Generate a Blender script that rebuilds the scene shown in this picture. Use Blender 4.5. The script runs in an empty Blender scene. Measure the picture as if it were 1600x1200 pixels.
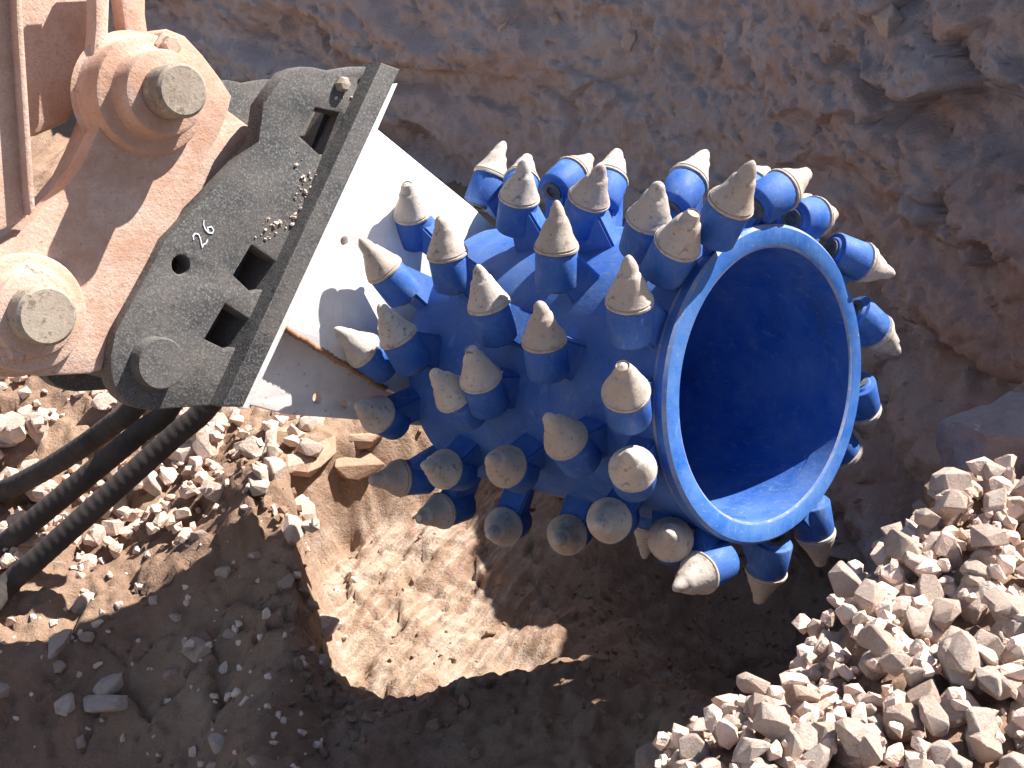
import bpy, bmesh, math, random
import numpy as np
from mathutils import Matrix, Vector

random.seed(7)
RNG = np.random.default_rng(11)
SC = bpy.context.scene
COL = SC.collection

# ------------------------------------------------------------------ camera, sky, sun, exposure
CAM_Z = 2.5
PITCH = math.radians(30)          # looking down
FPX = 2000.0                      # focal length in pixels of a 1600 wide picture
cam_d = bpy.data.cameras.new('camera')
cam_d.sensor_width = 36.0
cam_d.lens = 36.0 * FPX / 1600.0
cam_d.clip_start = 0.02
cam_d.clip_end = 500
cam_o = bpy.data.objects.new('camera', cam_d)
COL.objects.link(cam_o)
cam_o.location = (0, 0, CAM_Z)
cam_o.rotation_euler = (math.pi / 2 - PITCH, 0, 0)
SC.camera = cam_o

SUN = Vector((-0.571, -0.304, -0.762)).normalized()      # the way the light travels
sun_el = math.asin(-SUN.z)
sun_az = math.atan2(-SUN.x, -SUN.y)
W = bpy.data.worlds.new('World')
SC.world = W
W.use_nodes = True
wn = W.node_tree.nodes
sky = wn.new('ShaderNodeTexSky')
sky.sky_type = 'NISHITA'
sky.sun_disc = False
sky.sun_elevation = sun_el
sky.sun_rotation = sun_az
W.node_tree.links.new(sky.outputs[0], wn['Background'].inputs[0])
wn['Background'].inputs[1].default_value = 0.061
sl = bpy.data.lights.new('sun', 'SUN')
sl.energy = 5.0
sl.angle = math.radians(0.5)
sl.color = (1.0, 0.96, 0.91)
so = bpy.data.objects.new('sun', sl)
COL.objects.link(so)
so.rotation_euler = SUN.to_track_quat('-Z', 'Y').to_euler()
so.location = (3, 2, 6)
SC.view_settings.view_transform = 'Standard'
SC.view_settings.look = 'None'
SC.view_settings.gamma = 1.0
SC.view_settings.use_curve_mapping = False
SC.view_settings.exposure = 1.38

# ------------------------------------------------------------------ helpers
def tag(o, label=None, cat=None, group=None, kind=None):
    if label: o['label'] = label
    if cat: o['category'] = cat
    if group: o['group'] = group
    if kind: o['kind'] = kind
    return o

def empty(name, mat=None):
    o = bpy.data.objects.new(name, None)
    COL.objects.link(o)
    o.empty_display_size = 0.1
    if mat is not None: o.matrix_world = mat
    return o

def link(name, me, mat=None, parent=None):
    o = bpy.data.objects.new(name, me)
    COL.objects.link(o)
    if parent is not None: o.parent = parent
    if mat is not None and len(me.materials) == 0: me.materials.append(mat)
    return o

def mesh_from(verts, faces, smooth=False):
    me = bpy.data.meshes.new('mesh')
    me.from_pydata([tuple(v) for v in verts], [], faces)
    me.update()
    bm = bmesh.new(); bm.from_mesh(me)
    bmesh.ops.recalc_face_normals(bm, faces=bm.faces)
    bm.to_mesh(me); bm.free()
    if smooth: set_smooth(me, smooth)
    return me

def set_smooth(me, ang=35):
    me.polygons.foreach_set('use_smooth', [True] * len(me.polygons))
    try: me.set_sharp_from_angle(angle=math.radians(ang if ang is not True else 35))
    except Exception: pass

def lathe(profile, n=32, closed_profile=False, smooth=40, jitter=0.0, rng=None):
    """profile: (r, z) pairs, revolved about z"""
    vs, fs, rows = [], [], []
    for (r, z) in profile:
        if r < 1e-6:
            rows.append([len(vs)]); vs.append((0, 0, z))
        else:
            row = []
            for k in range(n):
                a = 2 * math.pi * k / n
                rr = r * (1 + (rng.normal() * jitter if rng is not None else 0))
                row.append(len(vs)); vs.append((rr * math.cos(a), rr * math.sin(a), z))
            rows.append(row)
    pairs = list(zip(rows[:-1], rows[1:]))
    if closed_profile: pairs.append((rows[-1], rows[0]))
    for A, B in pairs:
        for k in range(n):
            k2 = (k + 1) % n
            if len(A) == 1 and len(B) == 1: continue
            if len(A) == 1: fs.append((A[0], B[k2], B[k]))
            elif len(B) == 1: fs.append((A[k], A[k2], B[0]))
            else: fs.append((A[k], A[k2], B[k2], B[k]))
    return mesh_from(vs, fs, smooth)

def circle_pts(cx, cy, r, n=20):
    return [(cx + r * math.cos(2 * math.pi * k / n), cy + r * math.sin(2 * math.pi * k / n)) for k in range(n)]

def plate(outline, l0, l1, holes=(), bevel=0.004):
    """flat plate in the machine's side plane between lateral planes l0 < l1, cut by holes"""
    cu = bpy.data.curves.new('c', 'CURVE')
    cu.dimensions = '2D'; cu.fill_mode = 'BOTH'
    cu.extrude = max((l1 - l0) / 2 - bevel, 0.0005)
    cu.bevel_depth = bevel; cu.bevel_resolution = 1; cu.offset = -bevel
    for poly in [outline] + list(holes):
        sp = cu.splines.new('POLY'); sp.points.add(len(poly) - 1)
        for p, q in zip(sp.points, poly): p.co = (q[0], q[1], 0, 1)
        sp.use_cyclic_u = True
    ob = bpy.data.objects.new('c', cu); COL.objects.link(ob)
    dg = bpy.context.evaluated_depsgraph_get()
    me = bpy.data.meshes.new_from_object(ob.evaluated_get(dg))
    bpy.data.objects.remove(ob); bpy.data.curves.remove(cu)
    me.transform(Matrix.Translation((0, 0, (l0 + l1) / 2)))
    me.materials.clear()
    bm = bmesh.new(); bm.from_mesh(me)
    bmesh.ops.remove_doubles(bm, verts=bm.verts, dist=1e-5)
    bmesh.ops.recalc_face_normals(bm, faces=bm.faces)
    bm.to_mesh(me); bm.free()
    set_smooth(me, 30)
    return me

def join_meshes(ms):
    bm = bmesh.new()
    for m in ms: bm.from_mesh(m)
    me = bpy.data.meshes.new('mesh'); bm.to_mesh(me); bm.free()
    for m in ms: bpy.data.meshes.remove(m)
    set_smooth(me, 35)
    return me

def tube(points, radius, n=10, rib=0.0, pitch=0.02, caps=True):
    """swept tube; ribs make it read as a wrapped hose"""
    P = [Vector(p) for p in points]
    vs, fs = [], []
    prev = None; run = 0
    for i, p in enumerate(P):
        t = (P[min(i + 1, len(P) - 1)] - P[max(i - 1, 0)]).normalized()
        if prev is None:
            x = t.orthogonal().normalized()
        else:
            x = (prev - t * prev.dot(t)).normalized()
        prev = x; y = t.cross(x)
        r = radius * (1 + (rib if (i % 4) in (0, 1) else 0))
        for k in range(n):
            a = 2 * math.pi * k / n
            vs.append(p + x * (r * math.cos(a)) + y * (r * math.sin(a)))
    for i in range(len(P) - 1):
        for k in range(n):
            k2 = (k + 1) % n
            fs.append((i * n + k, i * n + k2, (i + 1) * n + k2, (i + 1) * n + k))
    if caps:
        fs.append(tuple(range(n))[::-1]); fs.append(tuple((len(P) - 1) * n + k for k in range(n)))
    return mesh_from(vs, fs, 50)

# numpy gradient noise
_perm = np.random.default_rng(5).permutation(256)
_perm = np.concatenate([_perm, _perm, _perm])
_g = np.random.default_rng(6).normal(size=(256, 3)); _g /= np.linalg.norm(_g, axis=1)[:, None]
def noise3(x, y, z):
    xi, yi, zi = np.floor(x).astype(int), np.floor(y).astype(int), np.floor(z).astype(int)
    xf, yf, zf = x - xi, y - yi, z - zi
    u, v, w = [t * t * t * (t * (t * 6 - 15) + 10) for t in (xf, yf, zf)]
    def g(i, j, k):
        h = _perm[_perm[_perm[(xi + i) & 255] + ((yi + j) & 255)] + ((zi + k) & 255)]
        gg = _g[h]
        return gg[..., 0] * (xf - i) + gg[..., 1] * (yf - j) + gg[..., 2] * (zf - k)
    def L(a, b, t): return a + t * (b - a)
    return L(L(L(g(0,0,0), g(1,0,0), u), L(g(0,1,0), g(1,1,0), u), v),
             L(L(g(0,0,1), g(1,0,1), u), L(g(0,1,1), g(1,1,1), u), v), w)
def fbm(x, y, z=0.0, freq=1.0, octv=5, gain=0.5, ridged=False):
    x = np.asarray(x, float); z = np.zeros_like(x) + z
    a, f, s = 1.0, freq, np.zeros_like(x)
    for o in range(octv):
        n = noise3(x * f + 13.1 * o, y * f + 7.7 * o, z * f + 3.3 * o)
        s += a * ((0.35 - np.abs(n)) if ridged else n)
        a *= gain; f *= 2.03
    return s
def worley(x, y, seed=0):
    """distance to nearest and second feature point and a per-cell random value"""
    xi, yi = np.floor(x).astype(int), np.floor(y).astype(int)
    f1 = np.full(x.shape, 9.0); f2 = np.full(x.shape, 9.0); cid = np.zeros(x.shape); gx_ = np.zeros(x.shape); gy_ = np.zeros(x.shape)
    for i in (-1, 0, 1):
        for j in (-1, 0, 1):
            a = _perm[(_perm[(xi + i + seed) & 255] + ((yi + j) & 255))]; b = _perm[(a + 57) & 255]; c = _perm[(b + 91) & 255]
            fx, fy = xi + i + a / 255.0, yi + j + b / 255.0
            d = np.hypot(x - fx, y - fy)
            m = d < f1
            f2 = np.where(m, f1, np.minimum(f2, d)); cid = np.where(m, c / 255.0, cid)
            gx_ = np.where(m, x - fx, gx_); gy_ = np.where(m, y - fy, gy_)
            f1 = np.where(m, d, f1)
    return f1, f2, cid, gx_, gy_
def facets(x, y, seed=0):
    """broken-rock relief: each cell a plane with its own level and tilt, with a crack round it"""
    f1, f2, c, gx_, gy_ = worley(x, y, seed)
    t1 = (np.sin(c * 91.7) * 1.0) * gx_ + (np.cos(c * 57.3)) * gy_
    return (c - 0.5) + 0.6 * t1 - 0.35 * np.exp(-((f2 - f1) / 0.06) ** 2)
def sstep(a, b, x):
    t = np.clip((np.asarray(x, float) - a) / (b - a), 0, 1)
    return t * t * (3 - 2 * t)

# ------------------------------------------------------------------ materials
def new_mat(name):
    m = bpy.data.materials.new(name); m.use_nodes = True
    nt = m.node_tree; b = nt.nodes['Principled BSDF']
    return m, nt, b
def N(nt, typ, **kw):
    n = nt.nodes.new(typ)
    for k, v in kw.items():
        if k in n.inputs: n.inputs[k].default_value = v
        else: setattr(n, k, v)
    return n
def noise_node(nt, vec, scale, detail=6, rough=0.6, dist=0.0):
    n = N(nt, 'ShaderNodeTexNoise'); n.inputs['Scale'].default_value = scale
    n.inputs['Detail'].default_value = detail; n.inputs['Roughness'].default_value = rough
    n.inputs['Distortion'].default_value = dist
    nt.links.new(vec, n.inputs['Vector']); return n.outputs['Fac']
def ramp(nt, fac, stops):
    r = N(nt, 'ShaderNodeValToRGB')
    el = r.color_ramp.elements
    while len(el) < len(stops): el.new(0.5)
    for e, (p, c) in zip(el, stops):
        e.position = p; e.color = (c, c, c, 1) if isinstance(c, (int, float)) else (*c, 1)
    nt.links.new(fac, r.inputs[0]); return r.outputs[0]
def mix(nt, fac, a, b, mode='MIX'):
    m = N(nt, 'ShaderNodeMix'); m.data_type = 'RGBA'; m.blend_type = mode
    for sock, v in ((m.inputs[0], fac), (m.inputs[6], a), (m.inputs[7], b)):
        if isinstance(v, bpy.types.NodeSocket): nt.links.new(v, sock)
        elif isinstance(v, (int, float)): sock.default_value = v
        else: sock.default_value = (*v, 1)
    return m.outputs[2]
def bump(nt, b, height, strength=0.3, dist=0.01, prev=None):
    n = N(nt, 'ShaderNodeBump'); n.inputs['Strength'].default_value = strength
    n.inputs['Distance'].default_value = dist
    nt.links.new(height, n.inputs['Height'])
    if prev is not None: nt.links.new(prev, n.inputs['Normal'])
    nt.links.new(n.outputs[0], b.inputs['Normal']); return n.outputs[0]
def coords(nt, kind='Object'):
    return N(nt, 'ShaderNodeTexCoord').outputs[kind]

def metal_paint(name, base, worn, dust, dust_amt=0.5, rough=0.45, scale=1.0, speck=None, wear_lo=0.62, grime=None, grime_amt=0.0, scratch=0.0, bump_s=0.25, vary=None):
    m, nt, b = new_mat(name)
    v = coords(nt)
    n0 = noise_node(nt, v, 3.2 * scale, 7, 0.7, 0.4)
    n1 = noise_node(nt, v, 13 * scale, 7, 0.68, 0.2)
    n2 = noise_node(nt, v, 60 * scale, 6, 0.7)
    n3 = noise_node(nt, v, 210 * scale, 3, 0.6)
    c = mix(nt, ramp(nt, n1, [(0.38, 0.0), (0.68, dust_amt)]), base, dust)
    c = mix(nt, ramp(nt, n0, [(0.45, 0.0), (0.66, dust_amt * 0.9)]), c, dust)
    if grime is not None:
        c = mix(nt, ramp(nt, n0, [(0.30, grime_amt), (0.46, 0.0)]), c, grime)
        c = mix(nt, ramp(nt, n2, [(0.30, grime_amt * 0.8), (0.42, 0.0)]), c, grime)
    c = mix(nt, ramp(nt, n2, [(wear_lo, 0.0), (wear_lo + 0.06, 0.85)]), c, worn)
    if scratch > 0:
        mp = N(nt, 'ShaderNodeMapping'); mp.inputs['Scale'].default_value = (1, 0.12, 0.25); mp.inputs['Rotation'].default_value = (0.3, 0.5, 0.6)
        nt.links.new(v, mp.inputs['Vector'])
        sc_ = noise_node(nt, mp.outputs[0], 150, 3, 0.6)
        c = mix(nt, ramp(nt, sc_, [(0.60, 0.0), (0.68, scratch)]), c, dust)
    c = mix(nt, ramp(nt, n3, [(0.55, 0.0), (0.75, 0.35)]), c, dust)
    if speck is not None:
        c = mix(nt, ramp(nt, n3, [(0.52, 0.0), (0.62, 0.7)]), c, speck)
    if vary is not None:
        oi = N(nt, 'ShaderNodeObjectInfo')
        c = mix(nt, ramp(nt, oi.outputs['Random'], [(0.4, 0.0), (1.0, 0.5)]), c, vary)
    nt.links.new(c, b.inputs['Base Color'])
    nt.links.new(ramp(nt, n1, [(0.3, rough), (0.65, min(1, rough + 0.4))]), b.inputs['Roughness'])
    p = bump(nt, b, n2, bump_s, 0.003)
    bump(nt, b, n3, bump_s, 0.0012, p)
    return m

MAT = {}
MAT['blue'] = metal_paint('blue_paint', (0.004, 0.080, 0.36), (0.22, 0.17, 0.14), (0.12, 0.20, 0.38), 0.42, 0.5, wear_lo=0.63, grime=(0.015, 0.035, 0.10), grime_amt=0.6, scratch=0.4)
MAT['worn_blue'] = metal_paint('worn_blue_edge', (0.26, 0.31, 0.42), (0.34, 0.26, 0.20), (0.06, 0.14, 0.38), 0.9, 0.45, wear_lo=0.54, scratch=0.4)
MAT['scuffed_blue'] = metal_paint('scuffed_blue_paint', (0.008, 0.10, 0.40), (0.26, 0.27, 0.30), (0.10, 0.21, 0.42), 0.5, 0.45, wear_lo=0.63, grime=(0.02, 0.05, 0.14), grime_amt=0.4, scratch=0.6)
MAT['pick'] = metal_paint('dusty_pick_steel', (0.40, 0.34, 0.29), (0.20, 0.15, 0.12), (0.56, 0.50, 0.44), 0.85, 0.7, wear_lo=0.57, grime=(0.24, 0.16, 0.11), grime_amt=0.8, scratch=0.4, bump_s=0.5, vary=(0.33, 0.23, 0.16))
MAT['steel'] = metal_paint('dark_plate_steel', (0.040, 0.041, 0.041), (0.02, 0.02, 0.02), (0.145, 0.125, 0.11), 0.8, 0.6, speck=(0.17, 0.162, 0.155), grime=(0.02, 0.02, 0.02), grime_amt=0.6, scratch=0.3, bump_s=0.6)
MAT['white'] = metal_paint('white_paint', (0.80, 0.80, 0.80), (0.45, 0.36, 0.29), (0.66, 0.57, 0.50), 0.5, 0.45, wear_lo=0.655, scratch=0.6)
MAT['yellow'] = metal_paint('dusty_yellow_casting', (0.47, 0.27, 0.18), (0.30, 0.15, 0.09), (0.60, 0.44, 0.36), 0.95, 0.85, speck=(0.43, 0.28, 0.20), wear_lo=0.635, grime=(0.38, 0.20, 0.13), grime_amt=0.6, scratch=0.2, bump_s=0.8)
MAT['dusty_white'] = metal_paint('dusty_white_paint', (0.78, 0.74, 0.71), (0.40, 0.27, 0.19), (0.62, 0.50, 0.42), 0.6, 0.6, wear_lo=0.62)
MAT['pin'] = metal_paint('dusty_pin_steel', (0.29, 0.23, 0.17), (0.15, 0.11, 0.08), (0.40, 0.33, 0.26), 0.8, 0.6, wear_lo=0.55, grime=(0.14, 0.10, 0.075), grime_amt=0.7, scratch=0.7, bump_s=0.5)
MAT['rubber'] = metal_paint('black_rubber', (0.030, 0.025, 0.023), (0.045, 0.035, 0.03), (0.075, 0.058, 0.05), 0.8, 0.98)
MAT['chalk'] = metal_paint('white_marker', (0.8, 0.8, 0.8), (0.7, 0.7, 0.7), (0.6, 0.6, 0.6), 0.2, 0.8)
MAT['rust'] = metal_paint('weld_rust', (0.28, 0.13, 0.07), (0.20, 0.08, 0.04), (0.36, 0.2, 0.12), 0.6, 0.9)

def earth(name, cols, scale=3.0, bump_s=0.5, fine=120.0, scrape=False, paler=None, red=None):
    m, nt, b = new_mat(name)
    v = coords(nt)
    n1 = noise_node(nt, v, scale, 10, 0.6, 0.6)
    n2 = noise_node(nt, v, scale * 9, 8, 0.7, 0.3)
    n3 = noise_node(nt, v, fine, 5, 0.7)
    c = ramp(nt, n1, [(0.30, cols[0]), (0.46, cols[1]), (0.58, cols[2]), (0.72, cols[3])])
    if red is not None:
        nr = noise_node(nt, v, 0.9, 6, 0.65, 0.8)
        c = mix(nt, ramp(nt, nr, [(0.50, 0.0), (0.60, 0.8)]), c, red)
    c = mix(nt, ramp(nt, n2, [(0.35, 0.0), (0.75, 0.55)]), c, cols[1])
    c = mix(nt, ramp(nt, n3, [(0.56, 0.0), (0.72, 0.55)]), c, cols[3])
    c = mix(nt, ramp(nt, n3, [(0.24, 0.5), (0.40, 0.0)]), c, cols[0])
    if paler is not None:                         # paler colour towards the wall's left end, standing in for extra skylight
        sx = N(nt, 'ShaderNodeSeparateXYZ'); nt.links.new(v, sx.inputs[0])
        mr = N(nt, 'ShaderNodeMapRange'); nt.links.new(sx.outputs['X'], mr.inputs['Value'])
        mr.inputs['From Min'].default_value = 1.4; mr.inputs['From Max'].default_value = 0.2; mr.inputs['To Max'].default_value = 0.55
        k2 = N(nt, 'ShaderNodeMath'); k2.operation = 'MULTIPLY'
        nt.links.new(mr.outputs[0], k2.inputs[0]); nt.links.new(ramp(nt, n1, [(0.35, 1.0), (0.68, 0.35)]), k2.inputs[1])
        c = mix(nt, k2.outputs[0], c, paler)
    if scrape:                                    # pale streaks where the picks have scraped the cut
        at = N(nt, 'ShaderNodeAttribute'); at.attribute_name = 'scraped'
        m0 = N(nt, 'ShaderNodeMapping'); m0.inputs['Rotation'].default_value = (0, 0, 0.5236)
        nt.links.new(v, m0.inputs['Vector'])
        mp = N(nt, 'ShaderNodeMapping'); mp.inputs['Scale'].default_value = (1, 0.06, 0.25)
        nt.links.new(m0.outputs[0], mp.inputs['Vector'])
        st = noise_node(nt, mp.outputs[0], 55, 5, 0.7, 0.2)
        k = N(nt, 'ShaderNodeMath'); k.operation = 'MULTIPLY'
        nt.links.new(ramp(nt, st, [(0.46, 0.0), (0.64, 0.85)]), k.inputs[0]); nt.links.new(at.outputs['Fac'], k.inputs[1])
        c = mix(nt, k.outputs[0], c, (0.52, 0.42, 0.34))
    nt.links.new(c, b.inputs['Base Color'])
    b.inputs['Roughness'].default_value = 0.95
    b.inputs['Specular IOR Level'].default_value = 0.2
    p = bump(nt, b, n2, bump_s, 0.035)
    bump(nt, b, n3, bump_s, 0.009, p)
    return m
MAT['dirt'] = earth('dry_dirt', [(0.21, 0.128, 0.088), (0.31, 0.20, 0.138), (0.37, 0.25, 0.17), (0.46, 0.34, 0.255)], 2.5, 0.65, scrape=True)
MAT['wall'] = earth('red_brown_earth_wall', [(0.27, 0.195, 0.18), (0.43, 0.345, 0.325), (0.46, 0.30, 0.235), (0.60, 0.51, 0.47)], 2.2, 0.65, 90, paler=(0.63, 0.54, 0.49), red=(0.46, 0.265, 0.20))

def stone_mat(name, cols, bump_s=0.5):
    m, nt, b = new_mat(name)
    oi = N(nt, 'ShaderNodeObjectInfo')
    v = coords(nt)
    n0 = noise_node(nt, v, 1.6, 5, 0.7, 0.5)
    n1 = noise_node(nt, v, 5.5, 7, 0.72)
    n2 = noise_node(nt, v, 26, 4, 0.7)
    c = ramp(nt, oi.outputs['Random'], [(0.0, cols[0]), (0.35, cols[1]), (0.7, cols[2]), (1.0, cols[3])])
    c = mix(nt, ramp(nt, n0, [(0.42, 0.0), (0.62, 0.75)]), c, cols[4])
    c = mix(nt, ramp(nt, n1, [(0.50, 0.0), (0.70, 0.6)]), c, cols[3])
    c = mix(nt, ramp(nt, n2, [(0.55, 0.0), (0.75, 0.45)]), c, cols[1])
    nt.links.new(c, b.inputs['Base Color']); b.inputs['Roughness'].default_value = 0.9
    b.inputs['Specular IOR Level'].default_value = 0.25
    p = bump(nt, b, n1, bump_s, 0.02); bump(nt, b, n2, bump_s, 0.004, p)
    return m
MAT['stone'] = stone_mat('pale_crushed_stone', [(0.54, 0.39, 0.31), (0.72, 0.575, 0.48), (0.64, 0.51, 0.425), (0.80, 0.68, 0.58), (0.58, 0.41, 0.315)], 0.7)
MAT['brownstone'] = stone_mat('reddish_brown_stone', [(0.40, 0.25, 0.17), (0.44, 0.29, 0.20), (0.42, 0.28, 0.2), (0.48, 0.33, 0.24), (0.34, 0.2, 0.13)])
MAT['darkrock'] = stone_mat('grey_purple_rock', [(0.36, 0.29, 0.28), (0.40, 0.32, 0.31), (0.43, 0.34, 0.32), (0.45, 0.37, 0.35), (0.30, 0.22, 0.20)], 0.8)

# ------------------------------------------------------------------ the machine's own axes
# U: to the right in the drum's face, V: up in it, D: out of the drum towards the viewer
C0 = Vector((0.48672, 2.07648, 1.29657))
D = Vector((0.66604, -0.68974, 0.28398)); U = Vector((0.74297, 0.57965, -0.33466)); V = Vector((0.06622, 0.43389, 0.89853))
MM = Matrix(((U.x, V.x, D.x, C0.x), (U.y, V.y, D.y, C0.y), (U.z, V.z, D.z, C0.z), (0, 0, 0, 1)))
_cp, _sp = math.cos(PITCH), math.sin(PITCH)
CAMP = Vector((0, 0, CAM_Z))
def ray(x, y):
    a, b = (x - 800) / FPX, -(y - 600) / FPX
    return Vector((a, b * _sp + _cp, b * _cp - _sp))
def sp(x, y, l):
    """a point traced in the photograph, on the machine's side plane at lateral l"""
    r = ray(x, y); o = CAMP - C0
    t = (l - o.dot(D)) / r.dot(D)
    P = o + r * t
    return (P.dot(U), P.dot(V))
def spl(pts, l): return [sp(x, y, l) for x, y in pts]
def gz(x, y, h):
    r = ray(x, y); return CAMP + r * ((h - CAM_Z) / r.z)

# ------------------------------------------------------------------ terrain
def poly_sd(px, py, poly):
    """signed distance to a closed polygon, positive inside"""
    d = np.full(px.shape, 1e9); inside = np.zeros(px.shape, bool)
    n = len(poly)
    for i in range(n):
        x0, y0 = poly[i]; x1, y1 = poly[(i + 1) % n]
        ex, ey = x1 - x0, y1 - y0
        t = np.clip(((px - x0) * ex + (py - y0) * ey) / (ex * ex + ey * ey), 0, 1)
        d = np.minimum(d, np.hypot(px - x0 - t * ex, py - y0 - t * ey))
        c = ((y0 <= py) != (y1 <= py)) & (px < (x1 - x0) * (py - y0) / (y1 - y0 + 1e-12) + x0)
        inside ^= c
    return np.where(inside, d, -d)
PIT = [(-0.68, 2.94), (-0.62, 2.74), (-0.53, 2.46), (-0.47, 2.22), (-0.36, 2.10), (-0.15, 2.16), (0.20, 2.30), (0.5, 2.1), (0.9, 2.0), (1.6, 2.4), (1.7, 3.7), (0.4, 4.0), (-0.05, 3.55), (-0.36, 3.25), (-0.56, 3.10)]
BANK = [(0.20, -1.5), (0.20, 1.1), (0.27, 1.40), (0.48, 1.51), (0.60, 1.68), (0.78, 1.90), (0.86, 1.95), (1.35, 1.97), (3.2, 1.7), (3.2, -1.5)]
CREST = [(-5, 1.2), (-1.6, 2.22), (-1.23, 2.39), (-0.90, 2.54), (-0.62, 2.80), (-0.4, 2.4), (-0.3, 1.9), (-0.3, -1), (-5, -1)]
def height(x, y, detail=True):
    wob = 0.05 * fbm(x, y, 1.0, 2.2, 3); wob2 = 0.03 * fbm(x, y, 4.0, 6.0, 3)
    h = 0.50 + 0.10 * fbm(x, y, 2.0, 0.9, 3)
    h += 0.22 * np.exp(-(((x + 1.75) / 0.9) ** 2 + ((y - 3.9) / 0.8) ** 2))       # rubble rising at the back
    h += -0.15 * sstep(-0.66, -1.15, x) * sstep(3.4, 2.8, y) + 0.10 * np.exp(-(((x + 0.66) / 0.16) ** 2 + ((y - 2.85) / 0.2) ** 2))
    sd = poly_sd(x, y, PIT) + wob * 0.4 + wob2 * 0.9 + 0.02 * fbm(x, y, 14.0, 17.0, 3)
    h = h - 0.13 * sstep(2.75, 2.25, y) * sstep(-0.62, -0.40, x)
    wid = 0.13 + 0.45 * sstep(2.45, 2.20, y) * sstep(-0.52, -0.40, x)
    fd = poly_sd(x, y, CREST) + wob * 0.4
    h = h - np.clip(fd - 0.01, 0, 0.45) * 0.85 * sstep(-0.35, -0.85, x)
    drop = 0.32 * sstep(-0.015, 1, np.maximum(sd, -0.1) / wid) + 0.12 * sstep(0.20, 0.75, sd) + 0.42 * sstep(0.02, 0.25, sd) * sstep(0.20, 0.75, x)
    h = h - drop
    # grooves left by the cutter in the side of the cut
    g = x * 0.866 - y * 0.5
    gm = sstep(0.0, 0.1, sd) * sstep(0.75, 0.35, x)
    h += gm * (0.026 * noise3(g * 18, (x * 0.5 + y * 0.866) * 1.0, x * 0 + 3.0) + 0.014 * noise3(g * 55, (x * 0.5 + y * 0.866) * 1.8, x * 0 + 9.0))
    bd = poly_sd(x, y, BANK) + wob * 0.5 + wob2
    top = 1.09 + 0.16 * (x - 0.5) + 0.03 * fbm(x, y, 8.0, 2.0, 3)
    h = h + (top - h) * sstep(-0.34, 0.03, bd) ** 1.25
    if detail:
        lump = fbm(x, y, 5.0, 7.0, 5, 0.55)
        h += 0.030 * lump + 0.010 * fbm(x, y, 7.0, 38.0, 4, 0.6)
        h += 0.012 * np.maximum(0, fbm(x, y, 2.5, 16.0, 3, 0.6, True))
        wp = 0.06 * fbm(x, y, 3.0, 5.0, 3)
        msk = sstep(-0.12, 0.25, fbm(x, y, 11.0, 1.7, 3))
        h += (0.030 * facets((x + wp) * 6.5, (y + wp) * 6.5, 17) + 0.012 * facets((x + wp * 0.5) * 19 + 5, (y + wp * 0.5) * 19, 29)) * (0.35 + 0.65 * msk)
    return h
def axis_pts(a, b, step, far_a, far_b):
    mid = np.arange(a, b + 1e-6, step)
    lo = a - np.cumsum(step * 1.35 ** np.arange(1, 30)); lo = lo[lo > far_a][::-1]
    hi = b + np.cumsum(step * 1.35 ** np.arange(1, 30)); hi = hi[hi < far_b]
    return np.concatenate([[far_a], lo, mid, hi, [far_b]])
gx = axis_pts(-2.1, 1.9, 0.0105, -14, 14); gy = axis_pts(1.0, 5.0, 0.0105, -8, 16)
GX, GY = np.meshgrid(gx, gy)
GZ = height(GX, GY)
def grid_mesh(X, Y, Z, mat, smooth=True):
    ny, nx = X.shape
    me = bpy.data.meshes.new('mesh')
    me.vertices.add(nx * ny)
    me.vertices.foreach_set('co', np.stack([X, Y, Z], -1).astype(np.float32).ravel())
    i = np.arange((ny - 1) * (nx - 1)); r, c = i // (nx - 1), i % (nx - 1)
    a = r * nx + c
    q = np.stack([a, a + 1, a + nx + 1, a + nx], 1).astype(np.int32)
    me.loops.add(q.size); me.loops.foreach_set('vertex_index', q.ravel())
    me.polygons.add(len(q)); me.polygons.foreach_set('loop_start', np.arange(0, q.size, 4, dtype=np.int32))
    me.polygons.foreach_set('use_smooth', np.full(len(q), smooth))
    me.update(calc_edges=True); me.validate()
    me.materials.append(mat)
    return me
gme = grid_mesh(GX, GY, GZ, MAT['dirt'])
at = gme.attributes.new('scraped', 'FLOAT', 'POINT')
scr = sstep(0.02, 0.15, poly_sd(GX, GY, PIT)) * sstep(0.2, 0.0, GX) + 1.0 * np.exp(-(((GX - 0.46) / 0.13) ** 2 + ((GY - 2.6) / 0.30) ** 2))
at.data.foreach_set('value', np.clip(scr, 0, 1).astype(np.float32).ravel())
tag(link('ground', gme), kind='structure')
def ground_z(x, y):
    i = min(max(np.searchsorted(gx, x) - 1, 0), len(gx) - 2); j = min(max(np.searchsorted(gy, y) - 1, 0), len(gy) - 2)
    a = (x - gx[i]) / (gx[i + 1] - gx[i]); b = (y - gy[j]) / (gy[j + 1] - gy[j])
    return float((GZ[j, i] * (1 - a) + GZ[j, i + 1] * a) * (1 - b) + (GZ[j + 1, i] * (1 - a) + GZ[j + 1, i + 1] * a) * b)

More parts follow.
